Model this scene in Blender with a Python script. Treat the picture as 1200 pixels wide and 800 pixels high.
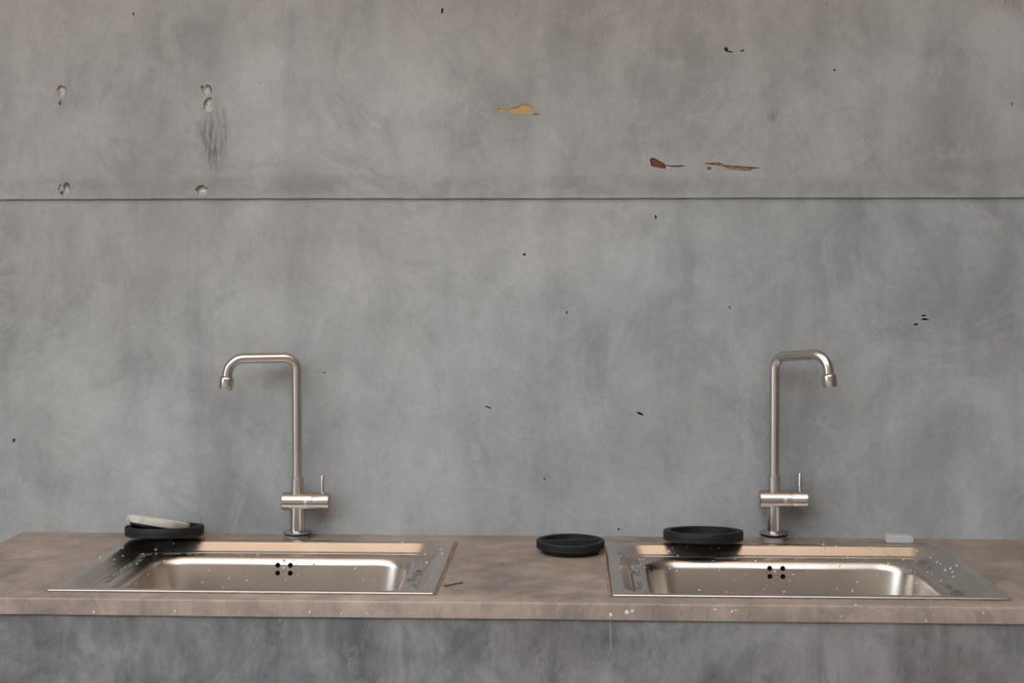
import bpy, bmesh, math, random
from mathutils import Vector, Matrix, noise
from mathutils.geometry import delaunay_2d_cdt
random.seed(7)
for o in list(bpy.data.objects): bpy.data.objects.remove(o)
scn = bpy.context.scene
COL = scn.collection

# ------------------------------------------------------------------ camera
F = 1657.0                      # focal length in pixels of the 1200 px wide frame
ZC, ZT = 1.41, 0.85             # eye height, worktop height
YAW, PIT, PY = math.radians(2.25), math.radians(1.6), 400 - 46
YW = 2.887                      # back wall plane
cam = bpy.data.cameras.new('camera'); cam.sensor_width = 36.0; cam.sensor_fit = 'HORIZONTAL'
cam.lens = F / 1200 * 36.0
cam.shift_y = -46 / 1200
cam.clip_start = 0.05
co = bpy.data.objects.new('camera', cam); COL.objects.link(co)
co.location = (0, 0, ZC)
co.rotation_euler = (math.pi / 2 - PIT, 0, YAW)
scn.camera = co

# ------------------------------------------------------------------ light
w = bpy.data.worlds.new('daylight'); scn.world = w; w.use_nodes = True
bg = w.node_tree.nodes['Background']
bg.inputs[0].default_value = (0.83, 0.92, 1.0, 1); bg.inputs[1].default_value = 1.6
def area(name, loc, rot, sx, sy, power, color):
    l = bpy.data.lights.new(name, 'AREA'); l.shape = 'RECTANGLE'; l.size = sx; l.size_y = sy
    l.energy = power; l.color = color
    o = bpy.data.objects.new(name, l); COL.objects.link(o); o.location = loc; o.rotation_euler = rot
    return o
area('ceiling_lamp_offscreen', (-0.3, 1.95, 2.86), (0, 0, 0), 3.0, 0.75, 5.2, (1.0, 0.74, 0.52))
vs = scn.view_settings
vs.view_transform = 'Standard'; vs.look = 'None'; vs.gamma = 1.0; vs.use_curve_mapping = False
vs.exposure = 1.15

# ------------------------------------------------------------------ pixel -> place
fw = Vector((-math.sin(YAW) * math.cos(PIT), math.cos(YAW) * math.cos(PIT), -math.sin(PIT)))
rt = Vector((math.cos(YAW), math.sin(YAW), 0)); up = rt.cross(fw)
def ray(x, y): return fw + rt * ((x - 600) / F) - up * ((y - PY) / F)
def ony(x, y, Y=YW):
    d = ray(x, y); t = Y / d.y; return Vector((0, 0, ZC)) + d * t
def onz(x, y, Z=ZT):
    d = ray(x, y); t = (Z - ZC) / d.z; return Vector((0, 0, ZC)) + d * t

# ------------------------------------------------------------------ helpers
def link(name, bm, mat=None, parent=None, smooth=False, kind=None, autosmooth=None):
    me = bpy.data.meshes.new(name)
    bmesh.ops.recalc_face_normals(bm, faces=bm.faces[:]) if kind != 'keep' else None
    bm.to_mesh(me); bm.free()
    if mat: me.materials.append(mat)
    if smooth:
        for p in me.polygons: p.use_smooth = True
    if autosmooth is not None:
        me.set_sharp_from_angle(angle=math.radians(autosmooth))
    o = bpy.data.objects.new(name, me); COL.objects.link(o)
    if parent: o.parent = parent
    return o
def tag(o, label=None, cat=None, group=None, kind=None):
    if label: o['label'] = label
    if cat: o['category'] = cat
    if group: o['group'] = group
    if kind: o['kind'] = kind
    return o
def empty(name, loc, rot=(0, 0, 0)):
    o = bpy.data.objects.new(name, None); COL.objects.link(o); o.location = loc; o.rotation_euler = rot
    o.empty_display_size = 0.05
    return o
def box(bm, x0, x1, y0, y1, z0, z1):
    v = [bm.verts.new(p) for p in ((x0,y0,z0),(x1,y0,z0),(x1,y1,z0),(x0,y1,z0),(x0,y0,z1),(x1,y0,z1),(x1,y1,z1),(x0,y1,z1))]
    for f in ((3,2,1,0),(4,5,6,7),(0,1,5,4),(1,2,6,5),(2,3,7,6),(3,0,4,7)): bm.faces.new([v[i] for i in f])
def lathe(bm, prof, n=48, M=Matrix(), close=True):
    """prof: list of (r, z); revolved about z, then placed by M"""
    rings = []
    for r, z in prof:
        if r < 1e-6: rings.append([bm.verts.new(M @ Vector((0, 0, z)))])
        else: rings.append([bm.verts.new(M @ Vector((r*math.cos(2*math.pi*i/n), r*math.sin(2*math.pi*i/n), z))) for i in range(n)])
    for a, b in zip(rings, rings[1:]):
        for i in range(n):
            j = (i + 1) % n
            if len(a) == 1 and len(b) == 1: continue
            if len(a) == 1: bm.faces.new((a[0], b[j], b[i]))
            elif len(b) == 1: bm.faces.new((a[i], a[j], b[0]))
            else: bm.faces.new((a[i], a[j], b[j], b[i]))
    return rings
def tube(bm, pts, rad, n=24):
    pts = [Vector(p) for p in pts]; rings = []
    t0 = (pts[1] - pts[0]).normalized()
    nrm = t0.orthogonal().normalized()
    for i, p in enumerate(pts):
        t = (pts[min(i+1, len(pts)-1)] - pts[max(i-1, 0)]).normalized()
        nrm = (nrm - t * nrm.dot(t)).normalized(); b = t.cross(nrm)
        r = rad[i] if isinstance(rad, (list, tuple)) else rad
        rings.append([bm.verts.new(p + (nrm*math.cos(a) + b*math.sin(a))*r) for a in [2*math.pi*k/n for k in range(n)]])
    for a, b in zip(rings, rings[1:]):
        for i in range(n): bm.faces.new((a[i], a[(i+1) % n], b[(i+1) % n], b[i]))
    bm.faces.new(rings[0][::-1]); bm.faces.new(rings[-1])

# ------------------------------------------------------------------ materials
def mat_base(name):
    m = bpy.data.materials.new(name); m.use_nodes = True
    return m, m.node_tree, m.node_tree.nodes['Principled BSDF']
def simple(name, col, rough=0.5, metal=0.0, **kw):
    m, nt, p = mat_base(name)
    p.inputs['Base Color'].default_value = (*col, 1); p.inputs['Roughness'].default_value = rough; p.inputs['Metallic'].default_value = metal
    for k, v in kw.items(): p.inputs[k].default_value = v
    return m
class NT:
    def __init__(s, nt): s.nt = nt
    def n(s, typ, **kw):
        x = s.nt.nodes.new(typ)
        for k, v in kw.items(): setattr(x, k, v)
        return x
    def l(s, a, b): s.nt.links.new(a, b)
    def coords(s, scale=(1,1,1), loc=(0,0,0)):
        tc = s.n('ShaderNodeTexCoord'); mp = s.n('ShaderNodeMapping')
        mp.inputs['Scale'].default_value = scale; mp.inputs['Location'].default_value = loc
        s.l(tc.outputs['Object'], mp.inputs['Vector']); return mp.outputs['Vector']
    def noise(s, scale, detail=6, rough=0.6, dist=0.0, vec=None, map=(1,1,1), loc=(0,0,0)):
        x = s.n('ShaderNodeTexNoise'); x.inputs['Scale'].default_value = scale; x.inputs['Detail'].default_value = detail
        x.inputs['Roughness'].default_value = rough; x.inputs['Distortion'].default_value = dist
        s.l(vec or s.coords(map, loc), x.inputs['Vector']); return x.outputs['Fac']
    def ramp(s, fac, stops):
        r = s.n('ShaderNodeValToRGB'); e = r.color_ramp.elements
        while len(e) < len(stops): e.new(0.5)
        for el, (p, c) in zip(e, stops):
            el.position = p; el.color = (*c, 1) if len(c) == 3 else c
        s.l(fac, r.inputs['Fac']); return r.outputs['Color']
    def mix(s, fac, a, b, mode='MIX'):
        x = s.n('ShaderNodeMix', data_type='RGBA', blend_type=mode)
        for sock, v in ((x.inputs[0], fac), (x.inputs[6], a), (x.inputs[7], b)):
            if hasattr(v, 'links'): s.l(v, sock)
            elif isinstance(v, (int, float)): sock.default_value = v
            else: sock.default_value = (*v, 1)
        return x.outputs[2]
    def math(s, op, a, b=0.0, c=None, clamp=False):
        x = s.n('ShaderNodeMath', operation=op); x.use_clamp = clamp
        for i, v in enumerate((a, b) if c is None else (a, b, c)):
            if hasattr(v, 'links'): s.l(v, x.inputs[i])
            else: x.inputs[i].default_value = v
        return x.outputs[0]
    def bump(s, h, strength, dist=0.002):
        b = s.n('ShaderNodeBump'); b.inputs['Strength'].default_value = strength; b.inputs['Distance'].default_value = dist
        s.l(h, b.inputs['Height']); return b.outputs['Normal']
G = lambda v: (v, v, v)

def concrete(name, dark, light, warm, scale=1.0, rough=0.75, seed=0.0, streak=0.35, warm_amt=0.5, bump=0.25, contrast=1.0, speck=0.35, trowel=0.38):
    m, nt, p = mat_base(name); g = NT(nt)
    o = (seed, seed*1.7, seed*0.6)
    big = g.noise(1.6*scale, 7, 0.58, 0.6, loc=o)
    mid = g.noise(5.5*scale, 8, 0.62, 0.9, loc=o)
    strk = g.noise(3.2*scale, 7, 0.62, 0.5, map=(2.6, 1.0, 0.55), loc=o)
    swirl = g.noise(2.3*scale, 5, 0.55, 2.5, loc=(o[0]+4, o[1], o[2]+2))
    fine = g.noise(70*scale, 5, 0.7, 0.0, loc=o)
    s = g.math('ADD', g.math('MULTIPLY', big, 0.45), g.math('MULTIPLY', mid, 0.35))
    s = g.math('ADD', s, g.math('MULTIPLY', strk, streak))
    s = g.math('ADD', s, g.math('MULTIPLY', swirl, 0.25))
    mean = 0.5*(0.45+0.35+streak+0.25)
    s = g.math('MULTIPLY_ADD', g.math('SUBTRACT', s, mean), 1.6*contrast, 0.5, clamp=True)
    c = g.ramp(s, [(0.08, dark), (0.92, light)])
    tr = g.noise(3.0*scale, 6, 0.6, 3.2, map=(1.0, 1.0, 0.8), loc=(o[0]+2, 1, o[2]+7))
    c = g.mix(g.math('MULTIPLY', g.ramp(tr, [(0.55, G(0)), (0.63, G(1)), (0.66, G(0.15)), (0.8, G(0))]), trowel), c, light)
    c = g.mix(g.math('MULTIPLY', g.ramp(tr, [(0.26, G(0)), (0.33, G(0.1)), (0.36, G(1)), (0.44, G(0))]), trowel), c, dark)
    wm = g.ramp(g.noise(0.9*scale, 4, 0.5, 0.4, loc=(o[0]+9, 0, o[2]+5)), [(0.38, G(0)), (0.66, G(1))])
    c = g.mix(g.math('MULTIPLY', wm, warm_amt), c, warm, 'MULTIPLY')
    c = g.mix(0.16, c, g.ramp(fine, [(0.3, G(0.35)), (0.7, G(0.75))]), 'OVERLAY')
    # rare pin holes
    v = g.n('ShaderNodeTexVoronoi'); v.inputs['Scale'].default_value = 26*scale; v.inputs['Randomness'].default_value = 1
    g.l(g.coords(loc=o), v.inputs['Vector'])
    sel = g.math('GREATER_THAN', g.noise(9*scale, 2, 0.5, loc=(3, 1, o[2])), 0.66)
    pin = g.math('MULTIPLY', g.math('LESS_THAN', v.outputs['Distance'], 0.075), sel)
    c = g.mix(g.math('MULTIPLY', pin, speck), c, (0.10, 0.09, 0.08))
    g.l(c, p.inputs['Base Color'])
    g.l(g.ramp(mid, [(0.3, G(rough-0.12)), (0.7, G(min(1, rough+0.1)))]), p.inputs['Roughness'])
    h = g.math('ADD', g.math('MULTIPLY', mid, 1.0), g.math('MULTIPLY', fine, 0.12))
    h = g.math('SUBTRACT', h, g.math('MULTIPLY', pin, 0.4))
    g.l(g.bump(h, bump, 0.006), p.inputs['Normal'])
    return m, g, p, c

M = {}
M['wall'], gw, pw, cw = concrete('wall_concrete', (0.265, 0.276, 0.279), (0.440, 0.458, 0.464), (0.95, 0.89, 0.82), 1.0, 0.72, 2.3, 0.38, 0.6, 0.22, 2.0)
# scuffed streaks below one of the chipped holes: a stain with its own shape
def scuff(g, c, cx, cz, rx, rz, col, amt, sc=60):
    tc = g.n('ShaderNodeTexCoord'); sp = g.n('ShaderNodeSeparateXYZ'); g.l(tc.outputs['Object'], sp.inputs[0])
    dx = g.math('DIVIDE', g.math('SUBTRACT', sp.outputs[0], cx), rx); dz = g.math('DIVIDE', g.math('SUBTRACT', sp.outputs[2], cz), rz)
    r = g.math('ADD', g.math('MULTIPLY', dx, dx), g.math('MULTIPLY', dz, dz))
    k = g.math('SUBTRACT', 1.0, r, clamp=True)
    n = g.ramp(g.noise(sc, 5, 0.65, 0.3, map=(1.6, 1, 0.35) if sc > 20 else (1, 1, 1.6)), [(0.40, G(0)), (0.62, G(1))])
    return g.mix(g.math('MULTIPLY', g.math('MULTIPLY', k, n), amt), c, col)
q = ony(250, 160); cw = scuff(gw, cw, q.x, q.z, 0.042, 0.085, (0.10, 0.10, 0.095), 0.9)
q = ony(1020, 8);  cw = scuff(gw, cw, q.x + 0.28, q.z + 0.03, 0.10, 0.05, (0.24, 0.15, 0.10), 0.6)
q = ony(480, 219);  cw = scuff(gw, cw, q.x, q.z, 1.3, 0.028, (0.20, 0.20, 0.195), 0.55, 9)
q = ony(908, 136); cw = scuff(gw, cw, q.x, q.z, 0.02, 0.02, (0.15, 0.12, 0.115), 0.6)
gw.l(cw, pw.inputs['Base Color'])
M['top'], gt, pt, ct = concrete('worktop_concrete', (0.185, 0.150, 0.128), (0.45, 0.350, 0.285), (0.86, 0.84, 0.84), 2.2, 0.5, 5.1, 0.3, 0.6, 0.18, 2.0)
M['base'], gb, pb, cb = concrete('base_concrete', (0.098, 0.100, 0.103), (0.285, 0.288, 0.295), (0.90, 0.78, 0.71), 2.0, 0.75, 8.4, 0.3, 0.75, 0.25, 2.2)
M['floor'] = concrete('floor_clay', (0.24, 0.18, 0.14), (0.38, 0.30, 0.24), (0.9, 0.8, 0.7), 1.0, 0.7, 1.0)[0]
M['ceiling'] = simple('ceiling_paint', (0.55, 0.49, 0.43), 0.8)
M['blocker'] = concrete('sky_blocker_render', (0.16, 0.118, 0.092), (0.25, 0.188, 0.150), (0.95, 0.9, 0.85), 0.6, 0.8, 6.0)[0]
M['sidewall'] = concrete('side_concrete', (0.13, 0.100, 0.078), (0.22, 0.172, 0.135), (0.9, 0.8, 0.7), 1.0, 0.75, 4.0)[0]

def steel(name, col, rough, aniso_map, amp=0.06):
    m, nt, p = mat_base(name); g = NT(nt)
    n = g.noise(90, 4, 0.6, map=aniso_map); b = g.noise(7, 4, 0.6)
    p.inputs['Metallic'].default_value = 1
    g.l(g.ramp(b, [(0.3, tuple(x*0.88 for x in col)), (0.7, col)]), p.inputs['Base Color'])
    r = g.math('ADD', g.math('MULTIPLY', n, amp), g.math('MULTIPLY', b, amp))
    g.l(g.math('ADD', r, rough - amp), p.inputs['Roughness'])
    g.l(g.bump(n, 0.02, 0.0003), p.inputs['Normal'])
    return m
M['sink'] = steel('sink_steel', (0.69, 0.625, 0.565), 0.30, (0.15, 1, 1))
M['faucet'] = steel('faucet_steel', (0.64, 0.615, 0.585), 0.26, (1, 1, 0.15))
M['hole'] = simple('overflow_housing_plastic', (0.03, 0.03, 0.03), 0.6)
M['rubber'] = None
def rubber():
    m, nt, p = mat_base('black_rubber'); g = NT(nt)
    n = g.noise(45, 5, 0.65)
    g.l(g.ramp(n, [(0.3, (0.004, 0.0043, 0.0046)), (0.75, (0.013, 0.0133, 0.0138))]), p.inputs['Base Color'])
    p.inputs['Roughness'].default_value = 0.6; p.inputs['Specular IOR Level'].default_value = 0.4
    g.l(g.bump(n, 0.12, 0.001), p.inputs['Normal']); return m
M['rubber'] = rubber()
def pale():
    m, nt, p = mat_base('pale_worn_plastic'); g = NT(nt)
    n = g.noise(22, 6, 0.65, 0.5); d = g.ramp(g.noise(60, 5, 0.7, 0.5, loc=(2, 2, 2)), [(0.60, G(0)), (0.68, G(1))])
    c = g.ramp(n, [(0.3, (0.42, 0.39, 0.31)), (0.6, (0.66, 0.64, 0.57))])
    g.l(g.mix(d, c, (0.16, 0.14, 0.09)), p.inputs['Base Color']); p.inputs['Roughness'].default_value = 0.6
    return m
M['pale'] = pale()
M['gasket'] = simple('gasket_black', (0.012, 0.012, 0.012), 0.5)
M['washer'] = simple('washer_grey', (0.42, 0.43, 0.42), 0.35)
M['soap'] = simple('milky_plastic', (0.72, 0.74, 0.75), 0.35, 0.0, **{'Transmission Weight': 0.35, 'IOR': 1.4})
def water(milky):  # milky: white diffuse that paints in the brightness drops get by refraction
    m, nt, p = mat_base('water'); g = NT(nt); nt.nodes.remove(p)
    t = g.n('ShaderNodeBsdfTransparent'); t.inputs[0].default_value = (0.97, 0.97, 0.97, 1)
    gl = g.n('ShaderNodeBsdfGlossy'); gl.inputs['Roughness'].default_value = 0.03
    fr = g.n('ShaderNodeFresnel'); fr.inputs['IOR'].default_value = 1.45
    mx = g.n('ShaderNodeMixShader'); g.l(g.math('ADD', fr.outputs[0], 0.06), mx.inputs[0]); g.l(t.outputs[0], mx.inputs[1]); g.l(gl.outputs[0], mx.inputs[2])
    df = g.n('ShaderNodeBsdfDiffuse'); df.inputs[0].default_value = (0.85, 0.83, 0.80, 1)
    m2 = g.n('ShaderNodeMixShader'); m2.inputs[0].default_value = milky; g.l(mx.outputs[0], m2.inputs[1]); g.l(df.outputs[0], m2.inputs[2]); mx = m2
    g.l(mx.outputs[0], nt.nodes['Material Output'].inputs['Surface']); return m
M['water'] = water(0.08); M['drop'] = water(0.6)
def rough_fill(name, a, b):
    m, nt, p = mat_base(name); g = NT(nt); n = g.noise(160, 6, 0.7)
    g.l(g.ramp(n, [(0.35, a), (0.65, b)]), p.inputs['Base Color']); p.inputs['Roughness'].default_value = 0.9
    g.l(g.bump(n, 0.6, 0.003), p.inputs['Normal']); return m
M['plaster'] = rough_fill('old_plaster', (0.50, 0.48, 0.43), (0.86, 0.83, 0.77))
M['ochre'] = rough_fill('ochre_fill', (0.50, 0.34, 0.13), (0.62, 0.45, 0.20))
M['brick'] = rough_fill('brick_red', (0.13, 0.045, 0.025), (0.24, 0.09, 0.05))
M['rust'] = rough_fill('rusty_fill', (0.15, 0.06, 0.03), (0.50, 0.28, 0.16))
M['pit'] = rough_fill('raw_concrete_pit', (0.10, 0.09, 0.08), (0.20, 0.18, 0.155))
M['sealant'] = rough_fill('rusty_sealant', (0.14, 0.08, 0.045), (0.46, 0.29, 0.18))
M['sealdark'] = rough_fill('grimy_sealant', (0.05, 0.04, 0.03), (0.20, 0.16, 0.13))
M['white'] = simple('white_paint', (0.7, 0.66, 0.6), 0.7)
M['mark'] = simple('etched_mark', (0.80, 0.78, 0.76), 0.5, 0.6)
M['lime'] = simple('lime_dribble', (0.30, 0.28, 0.27), 0.8)
M['screw'] = simple('screw_steel', (0.75, 0.72, 0.66), 0.25, 1.0)

# ------------------------------------------------------------------ room shell
XL, XR, YF, ZCEIL = -3.6, 1.28, -0.7, 2.9
bm = bmesh.new(); box(bm, -25, 25, -30, YW + 0.3, -0.1, 0.0)
tag(link('floor', bm, M['floor']), kind='structure')
bm = bmesh.new(); box(bm, XL, XR, 1.35, YW + 0.3, ZCEIL, ZCEIL + 0.15)
tag(link('ceiling', bm, M['ceiling']), kind='structure')
bm = bmesh.new(); box(bm, XR, XR + 0.2, -5.0, YW, 0, 3.6)
tag(link('wall_right', bm, M['sidewall']), kind='structure')

bm = bmesh.new(); box(bm, -12, 10, -9.2, -9.0, 0, 7.0)      # unseen wall, added so the bowls mirror it instead of bright sky
tag(link('sky_blocker', bm, M['blocker']), kind='structure')
bm = bmesh.new(); box(bm, XL - 0.2, XL, 1.35, YW, 0, ZCEIL)
tag(link('wall_left', bm, M['sidewall']), kind='structure')
# back wall: upper render stands a few mm proud of the lower, a trowelled groove between them
ZG = ony(600, 232).z
def wob(x, k=1.0): return 0.0012*k*noise.noise(Vector((x*2.1, 3.3, 0))) + 0.0006*k*noise.noise(Vector((x*23, 1.3, 0)))
XS = [XL + (XR - XL)*i/260 for i in range(261)]
UP_Y, LO_Y = YW - 0.005, YW
CHIPS = []
def chip(px, depth, mat, name='plaster_chip'):
    CHIPS.append((px, depth, mat, name))
def blob(cx, cy, rx, ry, n=14, j=0.3, seed=0, rot=0):
    r = random.Random(seed); out = []
    for i in range(n):
        a = 2*math.pi*i/n; k = 1 + j*(r.random()*2 - 1)
        x, y = rx*k*math.cos(a), ry*k*math.sin(a)
        out.append((cx + x*math.cos(rot) - y*math.sin(rot), cy + x*math.sin(rot) + y*math.cos(rot)))
    return out
chip([(68,103),(70,101),(73,101.5),(76,103),(78.5,106.5),(76,108),(75,112),(72,114),(69,112.5),(68,108),(66,105)], 0.006, 'plaster')
chip(blob(70.8, 120.5, 2.2, 2.8, 9, .25, 3), 0.006, 'plaster')
chip([(235,102),(238,100),(240,102.5),(242,99.5),(245,101),(246.5,105),(247.5,110),(244,112),(240,111.5),(237,107)], 0.007, 'plaster')
chip([(244,114.5),(248,113.5),(249,118),(248,123),(249,128),(246,132),(242,131),(238,128),(239,122),(241,118)], 0.007, 'plaster')
chip([(74,218),(77,215),(80,217),(81.5,222),(80,227),(77,230),(72,229),(70,226),(72,224),(75,223.5)], 0.008, 'plaster')
chip(blob(69.5, 220, 1.6, 4.0, 8, .3, 4, .3), 0.006, 'plaster')
chip([(229,222),(234,219),(238,218.5),(242,220.5),(244,219),(243,223),(241,228),(237,229),(232,228),(231,225)], 0.007, 'plaster')
chip([(583,125.5),(588,127.5),(595,128),(602,126),(606,125.5),(610,122.5),(613,121),(617,122.5),(623,124.5),(625.5,128),(625,133.5),(618,134.3),(605,133),(593,131.8),(585,131)], 0.0025, 'ochre', 'paint_chip')
chip([(625.5,132.3),(632,133.4),(632.5,134.6),(625.5,134.2)], 0.0015, 'sealant', 'paint_chip')
chip([(761.5,187),(764,184.5),(768,185.5),(773,188.5),(778,191),(781,194),(780,198),(775,197),(768,196),(763,194.5)], 0.004, 'brick', 'brick_chip')
chip([(781.5,193),(788,194),(798,193.5),(805,194),(797,195.6),(788,195.5),(781.5,194.5)], 0.003, 'brick', 'brick_chip')
chip([(823,191),(832,190.6),(842,190),(847,191.5),(848,193),(856,194),(868,194.5),(880,195.4),(894,197),(881,198),(880,200),(868,200),(856,199),(849,196),(844,194),(834,193.4)], 0.003, 'rust', 'brick_chip')
chip([(828,196),(831,194.6),(834,196),(833,199),(829,199.5)], 0.003, 'rust', 'brick_chip')
chip([(848.5,56),(851,55),(853.5,56.5),(853,59),(857,60),(860,60.8),(856,61.8),(851,60.5),(849,59)], 0.014, 'pit', 'pit_hole')
chip([(867.5,59.5),(870,58.5),(872,57),(871.5,60.3),(868,60.6)], 0.014, 'pit', 'pit_hole')
chip([(155,14.5),(157,14.5),(157,18.5),(155.6,18)], 0.014, 'pit', 'pit_hole')
chip([(517,10),(520,9.5),(519,15),(517,16)], 0.014, 'pit', 'pit_hole')
chip([(767.3,251.5),(769.8,253),(769.5,256),(767.6,256.8)], 0.014, 'pit', 'pit_hole')
for i, (x, y, rx, ry, ro) in enumerate([(750,484.5,4,1.3,.5),(1073.5,380,3,1.2,-.1),(1084,374,4.5,1.6,.15),(1082,369.5,3,1,-.2),(664,366,1,2,0),(614.5,298,1.8,1.4,0),(725,620,1.3,1.6,0),(638,561,1.2,1.2,0),(380,436.5,1.4,1,0.5),(16,516,1.8,2.6,.2),(855,360,1.2,1.4,0),(572,477,5,1.0,.4),(1186,122,1,3,0),(978,82,1.6,1.2,0)]):
    chip(blob(x, y, rx, ry, 8, .3, 20 + i, ro), 0.014, 'pit', 'pit_hole')

def crescent(idx, i, j, t):
    px = CHIPS[idx][0]; cx = sum(p[0] for p in px)/len(px); cy = sum(p[1] for p in px)/len(px)
    seg = [px[k % len(px)] for k in range(i, j + 1)]; n = len(seg); inn, out = [], []
    for k, (x, y) in enumerate(seg):
        L = math.hypot(x - cx, y - cy); th = 0.45 + t*math.sin(math.pi*k/(n - 1))
        inn.append((cx + (x-cx)*(1 + .3/L), cy + (y-cy)*(1 + .3/L))); out.append((cx + (x-cx)*(1 + (.3+th)/L), cy + (y-cy)*(1 + (.3+th)/L)))
    chip(inn + out[::-1], 0.016, 'plaster', 'pit_hole')
crescent(0, 0, 4, .5); crescent(2, 0, 1, .4); crescent(2, 3, 6, 1.0); crescent(3, 8, 10, .4); crescent(4, 0, 3, 1.4); crescent(4, 7, 9, .8); crescent(6, 0, 3, 1.2)
wall_bm = bmesh.new()
chip_geo = []
def wall_face(outline, Y, chips):
    vs_, faces = [], []
    def addpoly(pts):
        i0 = len(vs_); vs_.extend(Vector(p) for p in pts); faces.append(list(range(i0, len(vs_))))
    addpoly(outline)
    polys = []
    for px, d, mt, nm in chips:
        pts = [ony(x, y, Y) for x, y in px]; pts = [(p.x, p.z) for p in pts]
        a = sum(pts[i][0]*pts[(i+1) % len(pts)][1] - pts[(i+1) % len(pts)][0]*pts[i][1] for i in range(len(pts)))
        if a < 0: pts = pts[::-1]
        polys.append((pts, d, mt, nm)); addpoly(pts)
    r = delaunay_2d_cdt(vs_, [], faces, 1, 1e-6, True)
    V = [wall_bm.verts.new((v.x, Y, v.y)) for v in r[0]]
    for f, of in zip(r[2], r[5]):
        if len(of) == 1 and of[0] == 0: wall_bm.faces.new([V[i] for i in f])
    for pts, d, mt, nm in polys:
        n = len(pts)
        a = [wall_bm.verts.new((p[0], Y, p[1])) for p in pts]; b = [wall_bm.verts.new((p[0], Y + d, p[1])) for p in pts]
        for i in range(n): wall_bm.faces.new((a[i], a[(i+1) % n], b[(i+1) % n], b[i]))
        chip_geo.append((pts, Y, d, mt, nm))
upper = [(x, ZG + wob(x)) for x in XS] + [(XR, ZCEIL), (XL, ZCEIL)]
lower = [(XL, 0), (XR, 0)] + [(x, ZG - 0.013 + wob(x, .6)) for x in XS[::-1]]
wall_face(upper, UP_Y, [c for c in CHIPS if c[0][0][1] < 232])
wall_face(lower, LO_Y, [c for c in CHIPS if c[0][0][1] >= 232])
rows = []
for x in XS:
    zt = ZG + wob(x); zl = ZG - 0.013 + wob(x, .6)
    k = max(0.0, min(1.0, (x - 0.35)/0.5))
    rows.append([wall_bm.verts.new(p) for p in ((x, UP_Y, zt), (x, UP_Y+0.001, zt-0.0006), (x, YW+0.0022, zt+0.0), (x, YW+0.0026, zt-0.0022), (x, YW+0.0018, zt-0.0032), (x, YW+0.0016+0.0012*k, zl+0.0016), (x, LO_Y, zl))])
for a, b in zip(rows, rows[1:]):
    for i in range(6): wall_bm.faces.new((a[i], a[i+1], b[i+1], b[i]))
# back and sides of the wall's thickness
T = YW + 0.25
v = [wall_bm.verts.new(p) for p in ((XL, UP_Y, 0), (XL, UP_Y, ZCEIL), (XL, T, ZCEIL), (XL, T, 0), (XR, T, 0), (XR, T, ZCEIL))]
wall_bm.faces.new((v[0], v[1], v[2], v[3])); wall_bm.faces.new((v[3], v[2], v[5], v[4]))
me = bpy.data.meshes.new('wall_back'); wall_bm.to_mesh(me); wall_bm.free(); me.materials.append(M['wall'])
wall = bpy.data.objects.new('wall_back', me); COL.objects.link(wall); tag(wall, kind='structure')
for pts, Y, d, mt, nm in chip_geo:
    cx = sum(p[0] for p in pts)/len(pts); cz = sum(p[1] for p in pts)/len(pts)
    b = bmesh.new(); n = len(pts)
    fr = [(1.02, 0), (0.7, 0.15), (0.35, 0.45)]
    rings = []
    for k, h in fr:
        rings.append([b.verts.new((cx + (x-cx)*k, Y + d - d*h*random.uniform(.3, 1.2), cz + (z-cz)*k)) for x, z in pts])
    c = b.verts.new((cx, Y + d*0.6, cz))
    for a2, b2 in zip(rings, rings[1:]):
        for i in range(n): b.faces.new((a2[i], a2[(i+1) % n], b2[(i+1) % n], b2[i]))
    for i in range(n): b.faces.new((rings[-1][i], rings[-1][(i+1) % n], c))
    link(nm, b, M[mt], wall)

# ------------------------------------------------------------------ counter: base and worktop
CXL, CXR, CYF = -1.135, 1.275, 2.318
SINKS = [(-0.888, -0.224), (0.0745, 0.7385)]
SYF, SYB = 2.363, 2.812
SLAB = 0.028
b = bmesh.new(); BO = 0.005; ZB = ZT - SLAB - 0.0012
pl = [(CXL + BO, CYF + BO), (CXR, CYF + BO), (CXR, YW - 0.001), (CXR - 0.1, YW - 0.001), (CXR - 0.1, CYF + 0.07), (-0.01, CYF + 0.07), (-0.01, YW - 0.001),
      (-0.13, YW - 0.001), (-0.13, CYF + 0.07), (CXL + 0.1, CYF + 0.07), (CXL + 0.1, YW - 0.001), (CXL + BO, YW - 0.001)]   # hollow under the bowls, a pier between them
lo = [b.verts.new((x, y, 0)) for x, y in pl]; hi = [b.verts.new((x, y, ZB)) for x, y in pl]
b.faces.new(lo[::-1]); b.faces.new(hi)
for i in range(len(pl)): b.faces.new((lo[i], lo[(i+1) % len(pl)], hi[(i+1) % len(pl)], hi[i]))
counter = link('counter_base', b, M['base'])
tag(counter, 'grey trowelled concrete counter body beneath the brown worktop', 'counter')
HX = 0.0215  # the hole lies inside the sink rim
b = bmesh.new()
xs = [CXL] + sum([[a + HX, c - HX] for a, c in SINKS], []) + [CXR]
ys = [CYF, SYF + 0.012, SYB - HX, YW - 0.0005]
sub_x = []
for a, c in zip(xs, xs[1:]):
    n = max(1, int((c - a)/0.06)); sub_x += [a + (c-a)*i/n for i in range(n)]
sub_x.append(xs[-1])
holes = [(xs[1], xs[2]), (xs[3], xs[4])]
vt = {}
def vget(x, y, z):
    k = (round(x, 5), round(y, 5), round(z, 5))
    if k not in vt: vt[k] = b.verts.new((x, y, z))
    return vt[k]
zt, zb = ZT, ZT - SLAB
def inhole(x0, x1, j): return j == 1 and any(h[0] - 1e-6 <= x0 and x1 <= h[1] + 1e-6 for h in holes)
cells = [(x0, x1, j) for x0, x1 in zip(sub_x, sub_x[1:]) for j in range(3) if not inhole(x0, x1, j)]
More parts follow.
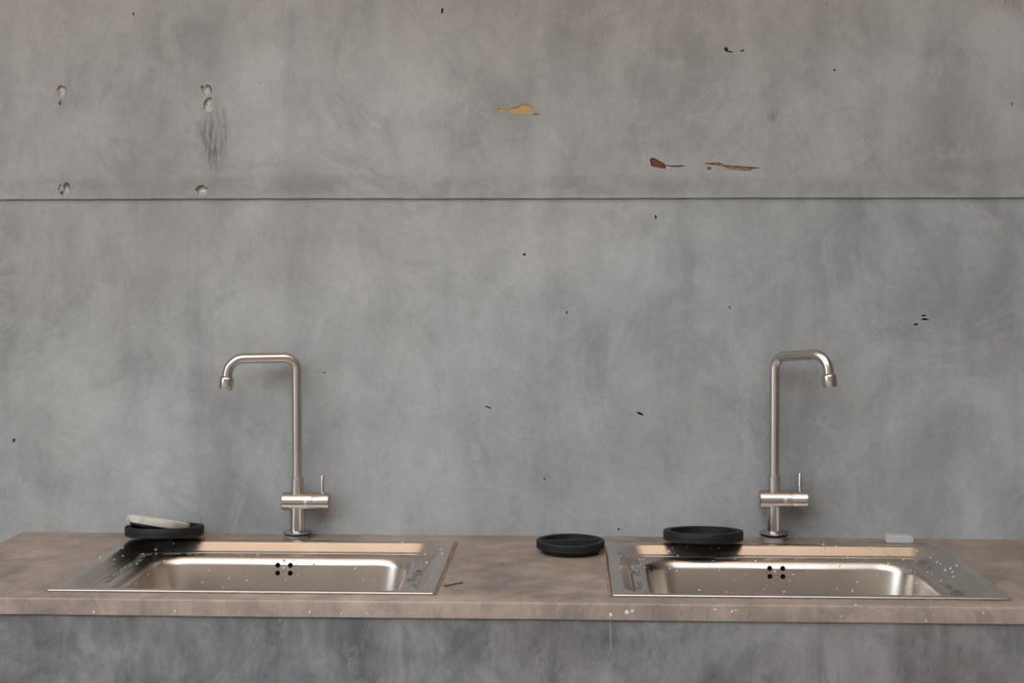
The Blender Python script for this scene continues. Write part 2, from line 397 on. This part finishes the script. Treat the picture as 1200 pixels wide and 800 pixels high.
for x0, x1, j in cells:
    y0, y1 = ys[j], ys[j+1]
    b.faces.new((vget(x0,y0,zt), vget(x1,y0,zt), vget(x1,y1,zt), vget(x0,y1,zt)))
    b.faces.new((vget(x0,y1,zb), vget(x1,y1,zb), vget(x1,y0,zb), vget(x0,y0,zb)))
b.edges.ensure_lookup_table()
for e in [e for e in b.edges if len(e.link_faces) == 1 and abs(e.verts[0].co.z - zt) < 1e-6]:
    p, q2 = e.verts
    b.faces.new((p, q2, vget(q2.co.x, q2.co.y, zb), vget(p.co.x, p.co.y, zb)))
bmesh.ops.recalc_face_normals(b, faces=b.faces[:])
fe = [e for e in b.edges if all(abs(vv.co.y - CYF) < 1e-5 for vv in e.verts) and abs(e.verts[0].co.z - e.verts[1].co.z) < 1e-6]
fe = [e for e in fe if e.verts[0].co.z > zt - 0.001]
fe += [e for e in b.edges if all(abs(vv.co.x - CXL) < 1e-5 for vv in e.verts) and e.verts[0].co.z > zt - 0.001 and abs(e.verts[0].co.z - e.verts[1].co.z) < 1e-6 and e not in fe]
bmesh.ops.bevel(b, geom=fe, offset=0.004, segments=3, profile=0.5, affect='EDGES')
for vv in b.verts:   # hand-floated edge: a little wavy
    if vv.co.y < CYF + 0.006:
        vv.co.y += 0.0012*noise.noise(Vector((vv.co.x*7, 0, 2)))
        vv.co.z += 0.0008*noise.noise(Vector((vv.co.x*3.1, 5, vv.co.z*3)))
top = link('worktop', b, M['top'], autosmooth=40, smooth=True)
tag(top, 'brown-grey polished concrete worktop holding the two steel sinks', 'worktop')
# specks of white paint and a dark straw mark on the slab
b = bmesh.new()
r = random.Random(5)
for x, y, s in [(110,717,1.5),(205,716,1.5),(363,717,1.8),(400,719,1.5),(716,720,2.5),(735,717,3),(741,715.5,3),(838,714,2),(858,716,2.2),(862,715,1.5),(1003,709,1.5),(553,662,1.6),(1153,718,1.6),(1085,727,1.6),(430,719,1.3),(985,722,1.2)]:
    if y < 705: p = onz(x, y); nrm, tx, ty = Vector((0,0,1)), Vector((1,0,0)), Vector((0,1,0))
    else: p = ony(x, y, CYF - 0.0006); nrm, tx, ty = Vector((0,-1,0)), Vector((1,0,0)), Vector((0,0,1))
    n = 7; ring = []
    for i in range(n):
        a = 2*math.pi*i/n; k = s*0.0012*r.uniform(.6, 1.3)
        ring.append(b.verts.new(p + tx*k*math.cos(a) + ty*k*math.sin(a)))
    c = b.verts.new(p + nrm*0.0007)
    for i in range(n): b.faces.new((ring[i], ring[(i+1) % n], c))
tag(link('paint_specks', b, M['white'], top), kind='stuff')
b = bmesh.new()
p, q2 = onz(521, 687), onz(543, 683)
d = (q2 - p).normalized(); s = Vector((-d.y, d.x, 0))
pts = [(p - s*0.0028, 0), (p + s*0.0028, 0), (q2, 0)]
lo = [b.verts.new(v_ + Vector((0,0,-0.0005))) for v_, _ in pts]; hi = [b.verts.new(v_ + Vector((0,0,0.0022))) for v_, _ in pts]
b.faces.new(lo[::-1]); b.faces.new(hi)
for i in range(3): b.faces.new((lo[i], lo[(i+1) % 3], hi[(i+1) % 3], hi[i]))
spl = link('wood_splinter', b, M['sealdark']); tag(spl, 'thin dark wood splinter on the worktop between the two sinks', 'splinter')
# dribbles down the front
for path, wd in [([(715,726),(715.5,738),(716,750),(716,762)], 1.2), ([(327,724),(328.5,726),(328,729)], 1.4)]:
    b = bmesh.new(); pts = [ony(x, y, CYF + 0.0048) for x, y in path]
    L = [b.verts.new(p + Vector((-wd*0.0009, 0, 0))) for p in pts]; R = [b.verts.new(p + Vector((wd*0.0009, 0, 0))) for p in pts]
    C = [b.verts.new(p + Vector((0, -0.0007, 0))) for p in pts]
    for i in range(len(pts) - 1):
        b.faces.new((L[i], C[i], C[i+1], L[i+1])); b.faces.new((C[i], R[i], R[i+1], C[i+1]))
    link('dried_dribble', b, M['lime'], counter)

# ------------------------------------------------------------------ sinks
NC = 10
def rloop(x0, x1, y0, y1, r, z):
    out = []
    for cx, cy, a0 in ((x1-r, y1-r, 0), (x0+r, y1-r, 90), (x0+r, y0+r, 180), (x1-r, y0+r, 270)):
        for i in range(NC + 1):
            a = math.radians(a0 + 90*i/NC); out.append((cx + r*math.cos(a), cy + r*math.sin(a), z))
    # two extra points on each straight side keep its shading flat
    n = NC + 1; res = []
    for k in range(4):
        res += out[k*n:(k+1)*n]
        p, q_ = Vector(out[k*n + n - 1]), Vector(out[((k+1)*n) % (4*n)])
        res += [tuple(p.lerp(q_, 0.03)), tuple(p.lerp(q_, 0.97))]
    return res
W, D = SINKS[0][1] - SINKS[0][0], SYB - SYF
def sl(l, bk, f, r, z): return rloop(-W/2 + l, W/2 - l, f, D - bk, r, z)
def make_sink(loc, tilt=0):
    root = empty('kitchen_sink', loc)
    H = 0.0038
    P = [sl(0.0006, 0.0006, 0.0006, 0.003, 0.0003), sl(0, 0, 0, 0.0035, 0.0012), sl(0.0006, 0.0006, 0.0006, 0.004, H - 0.0013), sl(0.0016, 0.0016, 0.0016, 0.004, H - 0.0004), sl(0.0032, 0.0032, 0.0032, 0.005, H),
         sl(0.020, 0.021, 0.013, 0.050, H), sl(0.0215, 0.0222, 0.0143, 0.049, H - 0.0005), sl(0.0238, 0.0240, 0.0160, 0.048, H - 0.0024),
         sl(0.037, 0.0365, 0.0265, 0.040, -0.0125), sl(0.040, 0.039, 0.029, 0.038, -0.0150), sl(0.046, 0.044, 0.033, 0.036, -0.0160)]
    rim = P
    Q = [sl(0.046, 0.044, 0.033, 0.036, -0.0160), sl(0.066, 0.058, 0.043, 0.060, -0.0166), sl(0.0700, 0.0620, 0.0470, 0.060, -0.0174), sl(0.0745, 0.0665, 0.0515, 0.060, -0.0200), sl(0.0785, 0.0705, 0.0550, 0.060, -0.0250), sl(0.0810, 0.0735, 0.0565, 0.060, -0.0320), sl(0.0814, 0.07383, 0.05687, 0.06*.979 + .058*.021, -0.0345), sl(0.0986, 0.08868, 0.07363, 0.05804, -0.1475),
         sl(0.099, 0.0890, 0.074, 0.058, -0.150), sl(0.103, 0.093, 0.078, 0.056, -0.164), sl(0.118, 0.113, 0.088, 0.050, -0.176), sl(0.138, 0.133, 0.108, 0.040, -0.181), sl(0.25, 0.18, 0.16, 0.03, -0.184)]
    def loft(name, loops, cap=False):
        b = bmesh.new(); R = [[b.verts.new(p) for p in lp] for lp in loops]; n = len(R[0])
        for a, c in zip(R, R[1:]):
            for i in range(n): b.faces.new((a[i], a[(i+1) % n], c[(i+1) % n], c[i]))
        if cap: b.faces.new(R[-1])
        o = link(name, b, M['sink'], root, smooth=True, autosmooth=70)
        md = o.modifiers.new('sheet', 'SOLIDIFY'); md.thickness = 0.0008; md.offset = -1
        return o
    o1 = loft('rim', rim); o2 = loft('bowl', Q, True)
    for o in (o1, o2):   # make faces look up / inwards
        me = o.data
        c = me.polygons[len(me.polygons)//3]
        up_ = sum(p.normal.z*p.area for p in me.polygons)
        if up_ < 0: me.flip_normals()
    # overflow holes on the back face of the bowl
    yb = lambda z: D - (0.0735 + 0.0155*(-0.032 - z)/0.118)
    for dx in (-0.0125, 0.0125):
        for dz in (-0.0075, 0.0075):
            z = OVZ + dz
            b = bmesh.new()
            Mx = Matrix.Translation((OVX + dx, yb(z), z)) @ Matrix.Rotation(math.radians(90 - 7.5), 4, 'X')
            lathe(b, [(0.0, -0.0165), (0.0060, -0.0165), (0.0060, -0.0016), (0.0054, -0.0016), (0.0054, -0.0155), (0.0, -0.0155)], 20, Mx); HOLES.append(Mx)
            link('overflow_hole', b, M['hole'], root, smooth=True, autosmooth=40)
    b = bmesh.new(); Mx = Matrix.Translation((OVX, yb(OVZ), OVZ)) @ Matrix.Rotation(math.radians(82.5), 4, 'X')
    lathe(b, [(0.0046, -0.003), (0.0046, 0.0014), (0.0038, 0.0024), (0.0014, 0.0026), (0.0013, 0.0016), (0, 0.0016)], 20, Mx)
    link('overflow_screw', b, M['screw'], root, smooth=True, autosmooth=40)
    b = bmesh.new(); lathe(b, [(0.055, -0.1835), (0.053, -0.181), (0.045, -0.1825), (0.042, -0.196), (0, -0.197)], 40, Matrix.Translation((0, D*0.5, 0)))
    link('drain', b, M['faucet'], root, smooth=True, autosmooth=40)
    return root, o1, o2
OVX, OVZ = 0.0, -0.045
HOLES = []
def cut_holes(bowl):
    cb_ = bmesh.new()
    for Mx in HOLES: lathe(cb_, [(0, -0.008), (0.0050, -0.008), (0.0050, 0.006), (0, 0.006)], 24, Mx)
    HOLES.clear()
    cut = link('cutter', cb_); cut.parent = bowl.parent
    md = bowl.modifiers.new('openings', 'BOOLEAN'); md.operation = 'DIFFERENCE'; md.solver = 'EXACT'; md.object = cut
    bpy.context.view_layer.update()
    me = bpy.data.meshes.new_from_object(bowl.evaluated_get(bpy.context.evaluated_depsgraph_get()))
    me.set_sharp_from_angle(angle=math.radians(60))     # crisp rims round the openings
    bowl.modifiers.clear(); bowl.data = me
    bpy.data.objects.remove(cut)
def drops(root, objs, n, rmin, rmax, seed, keep):
    r = random.Random(seed); tris = []
    for o in objs:
        for p in o.data.polygons:
            if p.area > 1e-9: tris.append((o, p))
    weights = [p.area for _, p in tris]
    b = bmesh.new(); cnt = 0; guard = 0
    while cnt < n and guard < n*60:
        guard += 1
        o, p = r.choices(tris, weights)[0]
        vv = [o.data.vertices[i].co for i in p.vertices]
        u, v_ = r.random(), r.random()
        if len(vv) != 4: continue
        pt = vv[0]*(1-u)*(1-v_) + vv[1]*u*(1-v_) + vv[2]*u*v_ + vv[3]*(1-u)*v_
        if not keep(pt, p.normal, r): continue
        cnt += 1
        N = p.normal.copy(); t1 = N.orthogonal().normalized(); t2 = N.cross(t1)
        R = rmin + (rmax - rmin)*r.random()**3.0
        sx = r.uniform(.8, 1.25); hgt = r.uniform(.45, .7)
        n8 = 8; rings = []
        for k in range(3):
            a = k*math.pi/6; rad = R*math.cos(a); h = R*hgt*math.sin(a)
            rings.append([b.verts.new(pt + t1*rad*sx*math.cos(2*math.pi*i/n8) + t2*rad*math.sin(2*math.pi*i/n8) + N*(h + 0.0001)) for i in range(n8)])
        c = b.verts.new(pt + N*R*hgt)
        for a2, b2 in zip(rings, rings[1:]):
            for i in range(n8): b.faces.new((a2[i], a2[(i+1) % n8], b2[(i+1) % n8], b2[i]))
        for i in range(n8): b.faces.new((rings[-1][i], rings[-1][(i+1) % n8], c))
        b.faces.new(rings[0][::-1])
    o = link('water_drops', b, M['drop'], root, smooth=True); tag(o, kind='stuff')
def puddles(root, spots, seed):
    r = random.Random(seed); b = bmesh.new()
    for x, y, rx, ry, ro in spots:
        n = 18; ph = [r.uniform(0, 6.28) for _ in range(3)]
        def ring(k, z):
            out = []
            for i in range(n):
                a = 2*math.pi*i/n
                j = 1 + .22*math.sin(2*a + ph[0]) + .16*math.sin(3*a + ph[1]) + .10*math.sin(5*a + ph[2])
                X, Y = rx*k*j*math.cos(a), ry*k*j*math.sin(a)
                out.append(b.verts.new((x + X*math.cos(ro) - Y*math.sin(ro), y + X*math.sin(ro) + Y*math.cos(ro), z)))
            return out
        z0 = -0.0168
        R = [ring(1, z0), ring(.97, z0 + .0009), ring(.88, z0 + .0016), ring(.6, z0 + .0019)]
        for a2, b2 in zip(R, R[1:]):
            for i in range(n): b.faces.new((a2[i], a2[(i+1) % n], b2[(i+1) % n], b2[i]))
        b.faces.new(R[-1]); b.faces.new(R[0][::-1])
    o = link('water_puddles', b, M['water'], root, smooth=True); tag(o, kind='stuff')
labels = ['brushed steel sink with the pale disc and black cap stacked on its back corner',
          'brushed steel sink with a lone black cap and a milky white block at its back']
for k, (a, c) in enumerate(SINKS):
    p = ony(332.5 if k == 0 else 910, 667 if k == 0 else 671, SYB - 0.077)
    OVX, OVZ = p.x - (a + c)/2, p.z - ZT
    root, o1, o2 = make_sink(((a + c)/2, SYF, ZT))
    tag(root, labels[k], 'sink', 'two matching kitchen sinks')
    def keep(pt, N, r):
        if pt.z < -0.11: return False
        if pt.y < D*0.45: return False
        if N.z > 0.9 and pt.z > 0: return r.random() < 0.5
        return True
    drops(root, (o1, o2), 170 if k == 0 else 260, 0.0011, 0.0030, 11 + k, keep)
    rr = random.Random(30 + k)
    lx = W/2 - 0.056
    sp = []
    for i in range(16):
        sd = -1 if (i % 2 == k) or i > 11 and k == 0 else 1
        sp.append((sd*lx + rr.uniform(-.006, .006), rr.uniform(.06, D - .06), rr.uniform(.004, .009), rr.uniform(.006, .022), rr.uniform(-.3, .3)))
    for i in range(5): sp.append((rr.uniform(-.24, .24), D - 0.054, rr.uniform(.008, .025), .0035, 0))
    puddles(root, sp, 50 + k)
    cut_holes(o2)
    # sealant along the edge between the two sinks, cracked and rusty
    b = bmesh.new()
    side = W/2 if k == 0 else -W/2
    n = 60; prof = []
    for i in range(n + 1):
        y = 0.001 + (D - 0.002)*i/n
        wd = 0.0055 + 0.003*noise.noise(Vector((y*40, k*3, 1))); h = 0.0022 + 0.0012*noise.noise(Vector((y*70, k*5, 2)))
        sg = 1 if k == 0 else -1
        prof.append([b.verts.new((side + sg*0.0004, y, 0.0002)), b.verts.new((side + sg*0.0006, y, h)), b.verts.new((side + sg*wd*0.6, y, h*0.8)), b.verts.new((side + sg*wd, y, 0.0))])
    for a2, b2 in zip(prof, prof[1:]):
        for i in range(3): b.faces.new((a2[i], b2[i], b2[i+1], a2[i+1]))
    link('sealant_bead', b, M['sealant'], root)
    b = bmesh.new(); n = 120; prof = []
    for i in range(n + 1):
        x = -W/2 + W*i/n
        wd = 0.0030 + 0.0022*noise.noise(Vector((x*50, k*3, 7))); h = 0.0008 + 0.0006*noise.noise(Vector((x*60, k*5, 9)))
        prof.append([b.verts.new((x, -0.0004, h)), b.verts.new((x, -wd*.6, h*.8)), b.verts.new((x, -wd, 0))])
    for a2, b2 in zip(prof, prof[1:]):
        for i in range(2): b.faces.new((a2[i], b2[i], b2[i+1], a2[i+1]))
    link('sealant_bead', b, M['sealdark'], root)

# ------------------------------------------------------------------ faucets
def make_faucet(loc, lift, top_z, reach, turn, rise, label):
    """turn: direction of the spout in plan, degrees from +x"""
    root = empty('kitchen_faucet', loc)
    tag(root, label, 'faucet', 'two matching kitchen faucets')
    S = M['faucet']
    zb = lift
    b = bmesh.new(); lathe(b, [(0.0, 0.0), (0.021, 0.0), (0.0215, 0.001), (0.0215, 0.0065+lift*.45), (0.0205, 0.0075+lift*.45), (0, 0.0075+lift*.45)], 40)
    link('washer', b, M['washer'], root, smooth=True, autosmooth=40)
    b = bmesh.new(); lathe(b, [(0, 0.007+lift*.45), (0.026, 0.007+lift*.45), (0.0285, 0.0085+lift*.6), (0.0285, 0.0105+lift*.6), (0.026, 0.0125+lift*.6), (0, 0.0125+lift*.6)], 40)
    link('gasket', b, M['gasket'], root, smooth=True, autosmooth=40)
    z0 = 0.0112 + lift*.6
    b = bmesh.new(); lathe(b, [(0, z0), (0.0297, z0), (0.0300, z0+.0010), (0.0290, z0+.0022), (0.0250, z0+.0034), (0.0150, z0+.0042), (0, z0+.0042)], 48)
    link('base_flange', b, S, root, smooth=True, autosmooth=35)
    zc = 0.0745 + lift                 # axis of the valve body
    rb = 0.0188
    b = bmesh.new(); lathe(b, [(0, z0+.003), (0.0149, z0+.003), (0.0149, zc), (0, zc)], 40)
    link('stem', b, S, root, smooth=True, autosmooth=40)
    Mx = Matrix.Translation((0, 0, zc)) @ Matrix.Rotation(math.radians(90), 4, 'Y')
    b = bmesh.new(); lathe(b, [(0, -0.030), (rb-.0012, -0.030), (rb, -0.0288), (rb, 0.0322), (rb-.0008, 0.033), (0, 0.033)], 48, Mx)
    body = link('valve_body', b, S, root, smooth=True, autosmooth=35)
    b = bmesh.new(); lathe(b, [(0.0, 0.0325), (rb-.0016, 0.0325), (rb-.0016, 0.0340), (rb-.0004, 0.0343), (rb-.0001, 0.0350), (rb-.0001, 0.0650), (rb-.0014, 0.0664), (0, 0.0664)], 48, Mx)
    knob = link('handle', b, S, root, smooth=True, autosmooth=35)
    xl = 0.0515
    b = bmesh.new(); lathe(b, [(0, zc+rb-.004), (0.0037, zc+rb-.004), (0.0037, zc+rb+.0335), (0.0031, zc+rb+.0345), (0, zc+rb+.0345)], 20, Matrix.Translation((xl, 0, 0)))
    link('lever_pin', b, S, knob, smooth=True, autosmooth=40)
    # small etched emblem on the body: a plain four-pointed sparkle over a bar
    b = bmesh.new()
    def onbody(x, a, e=0.00015): return Vector((x, -(rb+e)*math.cos(a), zc + (rb+e)*math.sin(a)))
    def star(cx, ca, R, r_, n=4):
        c = b.verts.new(onbody(cx, ca)); vv = []
        for i in range(2*n):
            t = math.pi*i/n; q_ = R if i % 2 == 0 else r_
            vv.append(b.verts.new(onbody(cx + q_*math.cos(t), ca + q_*math.sin(t)/rb)))
        for i in range(2*n): b.faces.new((c, vv[i], vv[(i+1) % (2*n)]))
    star(0.0195, 0.18, 0.0050, 0.0026); star(0.0195, -0.16, 0.0030, 0.0012)
    link('emblem', b, M['mark'], body)
    ztop = top_z
    rp = 0.0102
    zcl = zc + rb + 0.0305
    b = bmesh.new(); lathe(b, [(0, zc), (0.0126, zc), (0.0126, zcl-.0012), (0.0115, zcl), (0, zcl)], 40)
    link('collar', b, S, root, smooth=True, autosmooth=40)
    # spout
    ct_, st_ = math.cos(math.radians(turn)), math.sin(math.radians(turn))
    dirv = Vector((ct_, st_, 0)); Rb = 0.026
    z1 = ztop - rp - rise
    pts = [Vector((0, 0, zcl - 0.004)), Vector((0, 0, (zcl+z1-Rb)/2))]
    for i in range(13):
        a = math.pi/2*i/12; pts.append(dirv*(Rb - Rb*math.cos(a)) + Vector((0, 0, z1 - Rb + Rb*math.sin(a))))
    R2 = 0.033
    hx = reach - R2
    pts.append(dirv*((Rb + hx)/2) + Vector((0, 0, z1 + rise*.5)))
    zr = z1 + rise
    for i in range(13):
        a = math.radians(86)*i/12; pts.append(dirv*(hx + R2*math.sin(a)) + Vector((0, 0, zr - R2 + R2*math.cos(a))))
    end = pts[-1]; tdir = (pts[-1] - pts[-2]).normalized()
    pts.append(end + tdir*0.013)
    b = bmesh.new(); tube(b, pts, [rp]*(len(pts)-2) + [rp, rp], 28)
    sp = link('spout', b, S, root, smooth=True, autosmooth=40)
    q_ = Vector((0, 0, 1)).rotation_difference(tdir).to_matrix().to_4x4()
    b = bmesh.new(); lathe(b, [(0, .001), (0.0108, .001), (0.0130, .0030), (0.0143, .0050), (0.0146, .0070), (0.0144, .0260), (0.0134, .0275), (0.0115, .0275), (0.0110, .0255), (0, .0255)], 36, Matrix.Translation(end + tdir*0.004) @ q_)
    link('aerator', b, S, sp, smooth=True, autosmooth=35)
    return root
FY = 2.849
make_faucet((-0.5495, FY, ZT), 0.0, 0.378, 0.138, 180+16, 0.0, 'brushed steel faucet behind the sink that carries the pale disc')
make_faucet((0.4155, FY, ZT), 0.010, 0.391, 0.128, -45, 0.007, 'brushed steel faucet beside the lone black cap resting on a sink rim')

# ------------------------------------------------------------------ black rubber caps
def make_cap(loc, R, H, boss, tilt, rz, bar, label, depth=0.7, boss_r=0.80):
    root = empty('rubber_cap', loc, (math.radians(tilt), 0, math.radians(rz)))
    tag(root, label, 'rubber cap', 'black rubber caps on the counter')
    ri = R*0.83; n = 64; d = H*depth
    b = bmesh.new()
    lathe(b, [(0, boss), (R*0.86, boss), (R*0.965, boss+H*.02), (R, boss+H*.10), (R, boss+H*.32), (R*0.992, boss+H*.36), (R*0.992, boss+H*.42), (R, boss+H*.46), (R, boss+H*.9), (R*0.985, boss+H), (ri+R*.012, boss+H), (ri, boss+H*.95), (ri*0.985, boss+H-d), (ri*0.93, boss+H-d-.0005), (0, boss+H-d)], n)
    link('ring', b, M['rubber'], root, smooth=True, autosmooth=32)
    b = bmesh.new()
    lathe(b, [(0, 0), (R*(boss_r-.06), 0), (R*(boss_r-.03), boss*.12), (R*boss_r, boss*1.05), (0, boss*1.05)], n)
    link('foot', b, M['rubber'], root, smooth=True, autosmooth=32)
    if bar:
        b = bmesh.new(); zt_ = boss + H*(1.04 if R < .07 else .6); zb_ = boss + H - d - .0004; hw = R*(.13 if R < .07 else .085)
        L = ri*.975
        vv = [b.verts.new(p) for p in ((-L,-hw,zb_),(L,-hw,zb_),(L,hw,zb_),(-L,hw,zb_),(-L,-hw*.8,zt_),(L,-hw*.8,zt_),(L,hw*.8,zt_),(-L,hw*.8,zt_))]
        for f in ((3,2,1,0),(4,5,6,7),(0,1,5,4),(1,2,6,5),(2,3,7,6),(3,0,4,7)): b.faces.new([vv[i] for i in f])
        bmesh.ops.bevel(b, geom=b.edges[:], offset=0.0012, segments=2, affect='EDGES')
        link('crossbar', b, M['rubber'], root, smooth=True, autosmooth=40)
    return root
RIM = ZT + 0.0040
# on the worktop between the sinks
make_cap((0.006, 2.727, ZT + 0.0002), 0.066, 0.0145, 0.0090, 0.0, 9, True, 'small black rubber cap with a crossbar lying on the worktop between the sinks', 0.62, 0.86)
# on the rim of the second sink, leaning on its foot
ph = math.radians(4.5)
make_cap((0.2695, 2.8035, RIM + 0.0034), 0.079, 0.0195, 0.0030, -4.5, 0, False, 'large open black rubber cap resting alone on the rim of a sink', 0.75, 0.50)
c1 = make_cap((-0.810, 2.8025, RIM + 0.0042), 0.078, 0.0195, 0.0035, -5.0, 0, True, 'large black rubber cap lying under the tilted pale disc', 0.72, 0.50)
# pale disc tipped on top of it
p = ony(185, 612, 2.800)
disc = empty('worn_disc', (p.x, 2.800, p.z), (math.radians(-11.5), math.radians(9.0), 0))
tag(disc, 'worn off-white disc tipped on top of a black rubber cap', 'disc')
b = bmesh.new(); R = 0.0635
lathe(b, [(0, -.007), (R*.95, -.007), (R*.985, -.0062), (R*.995, -.003), (R, .0055), (R*.985, .0075), (R*.93, .0078), (R*.90, .0062), (0, .006)], 64)
link('disc_body', b, M['pale'], disc, smooth=True, autosmooth=35)
b = bmesh.new(); lathe(b, [(0, -.0125), (R*.80, -.0125), (R*.84, -.0115), (R*.86, -.0068), (0, -.0068)], 48)
link('underside_gasket', b, M['gasket'], disc, smooth=True, autosmooth=35)

# ------------------------------------------------------------------ small milky block near the wall
p0, p1 = onz(1039, 637.3), onz(1071, 637.3)
b = bmesh.new(); wd = p1.x - p0.x
box(b, -wd/2, wd/2, 0, 0.030, 0, 0.0165)
for vv in b.verts:
    if vv.co.z > 0.01: vv.co.x *= 0.97; vv.co.z += 0.0012*(1 if vv.co.x < 0 else -1)
bmesh.ops.bevel(b, geom=b.edges[:], offset=0.0028, segments=3, affect='EDGES')
s = link('soap_block', b, M['soap'], smooth=True, autosmooth=50); s.location = ((p0.x + p1.x)/2, p0.y, ZT + 0.0002)
tag(s, 'small milky white block lying against the wall on the worktop', 'block')
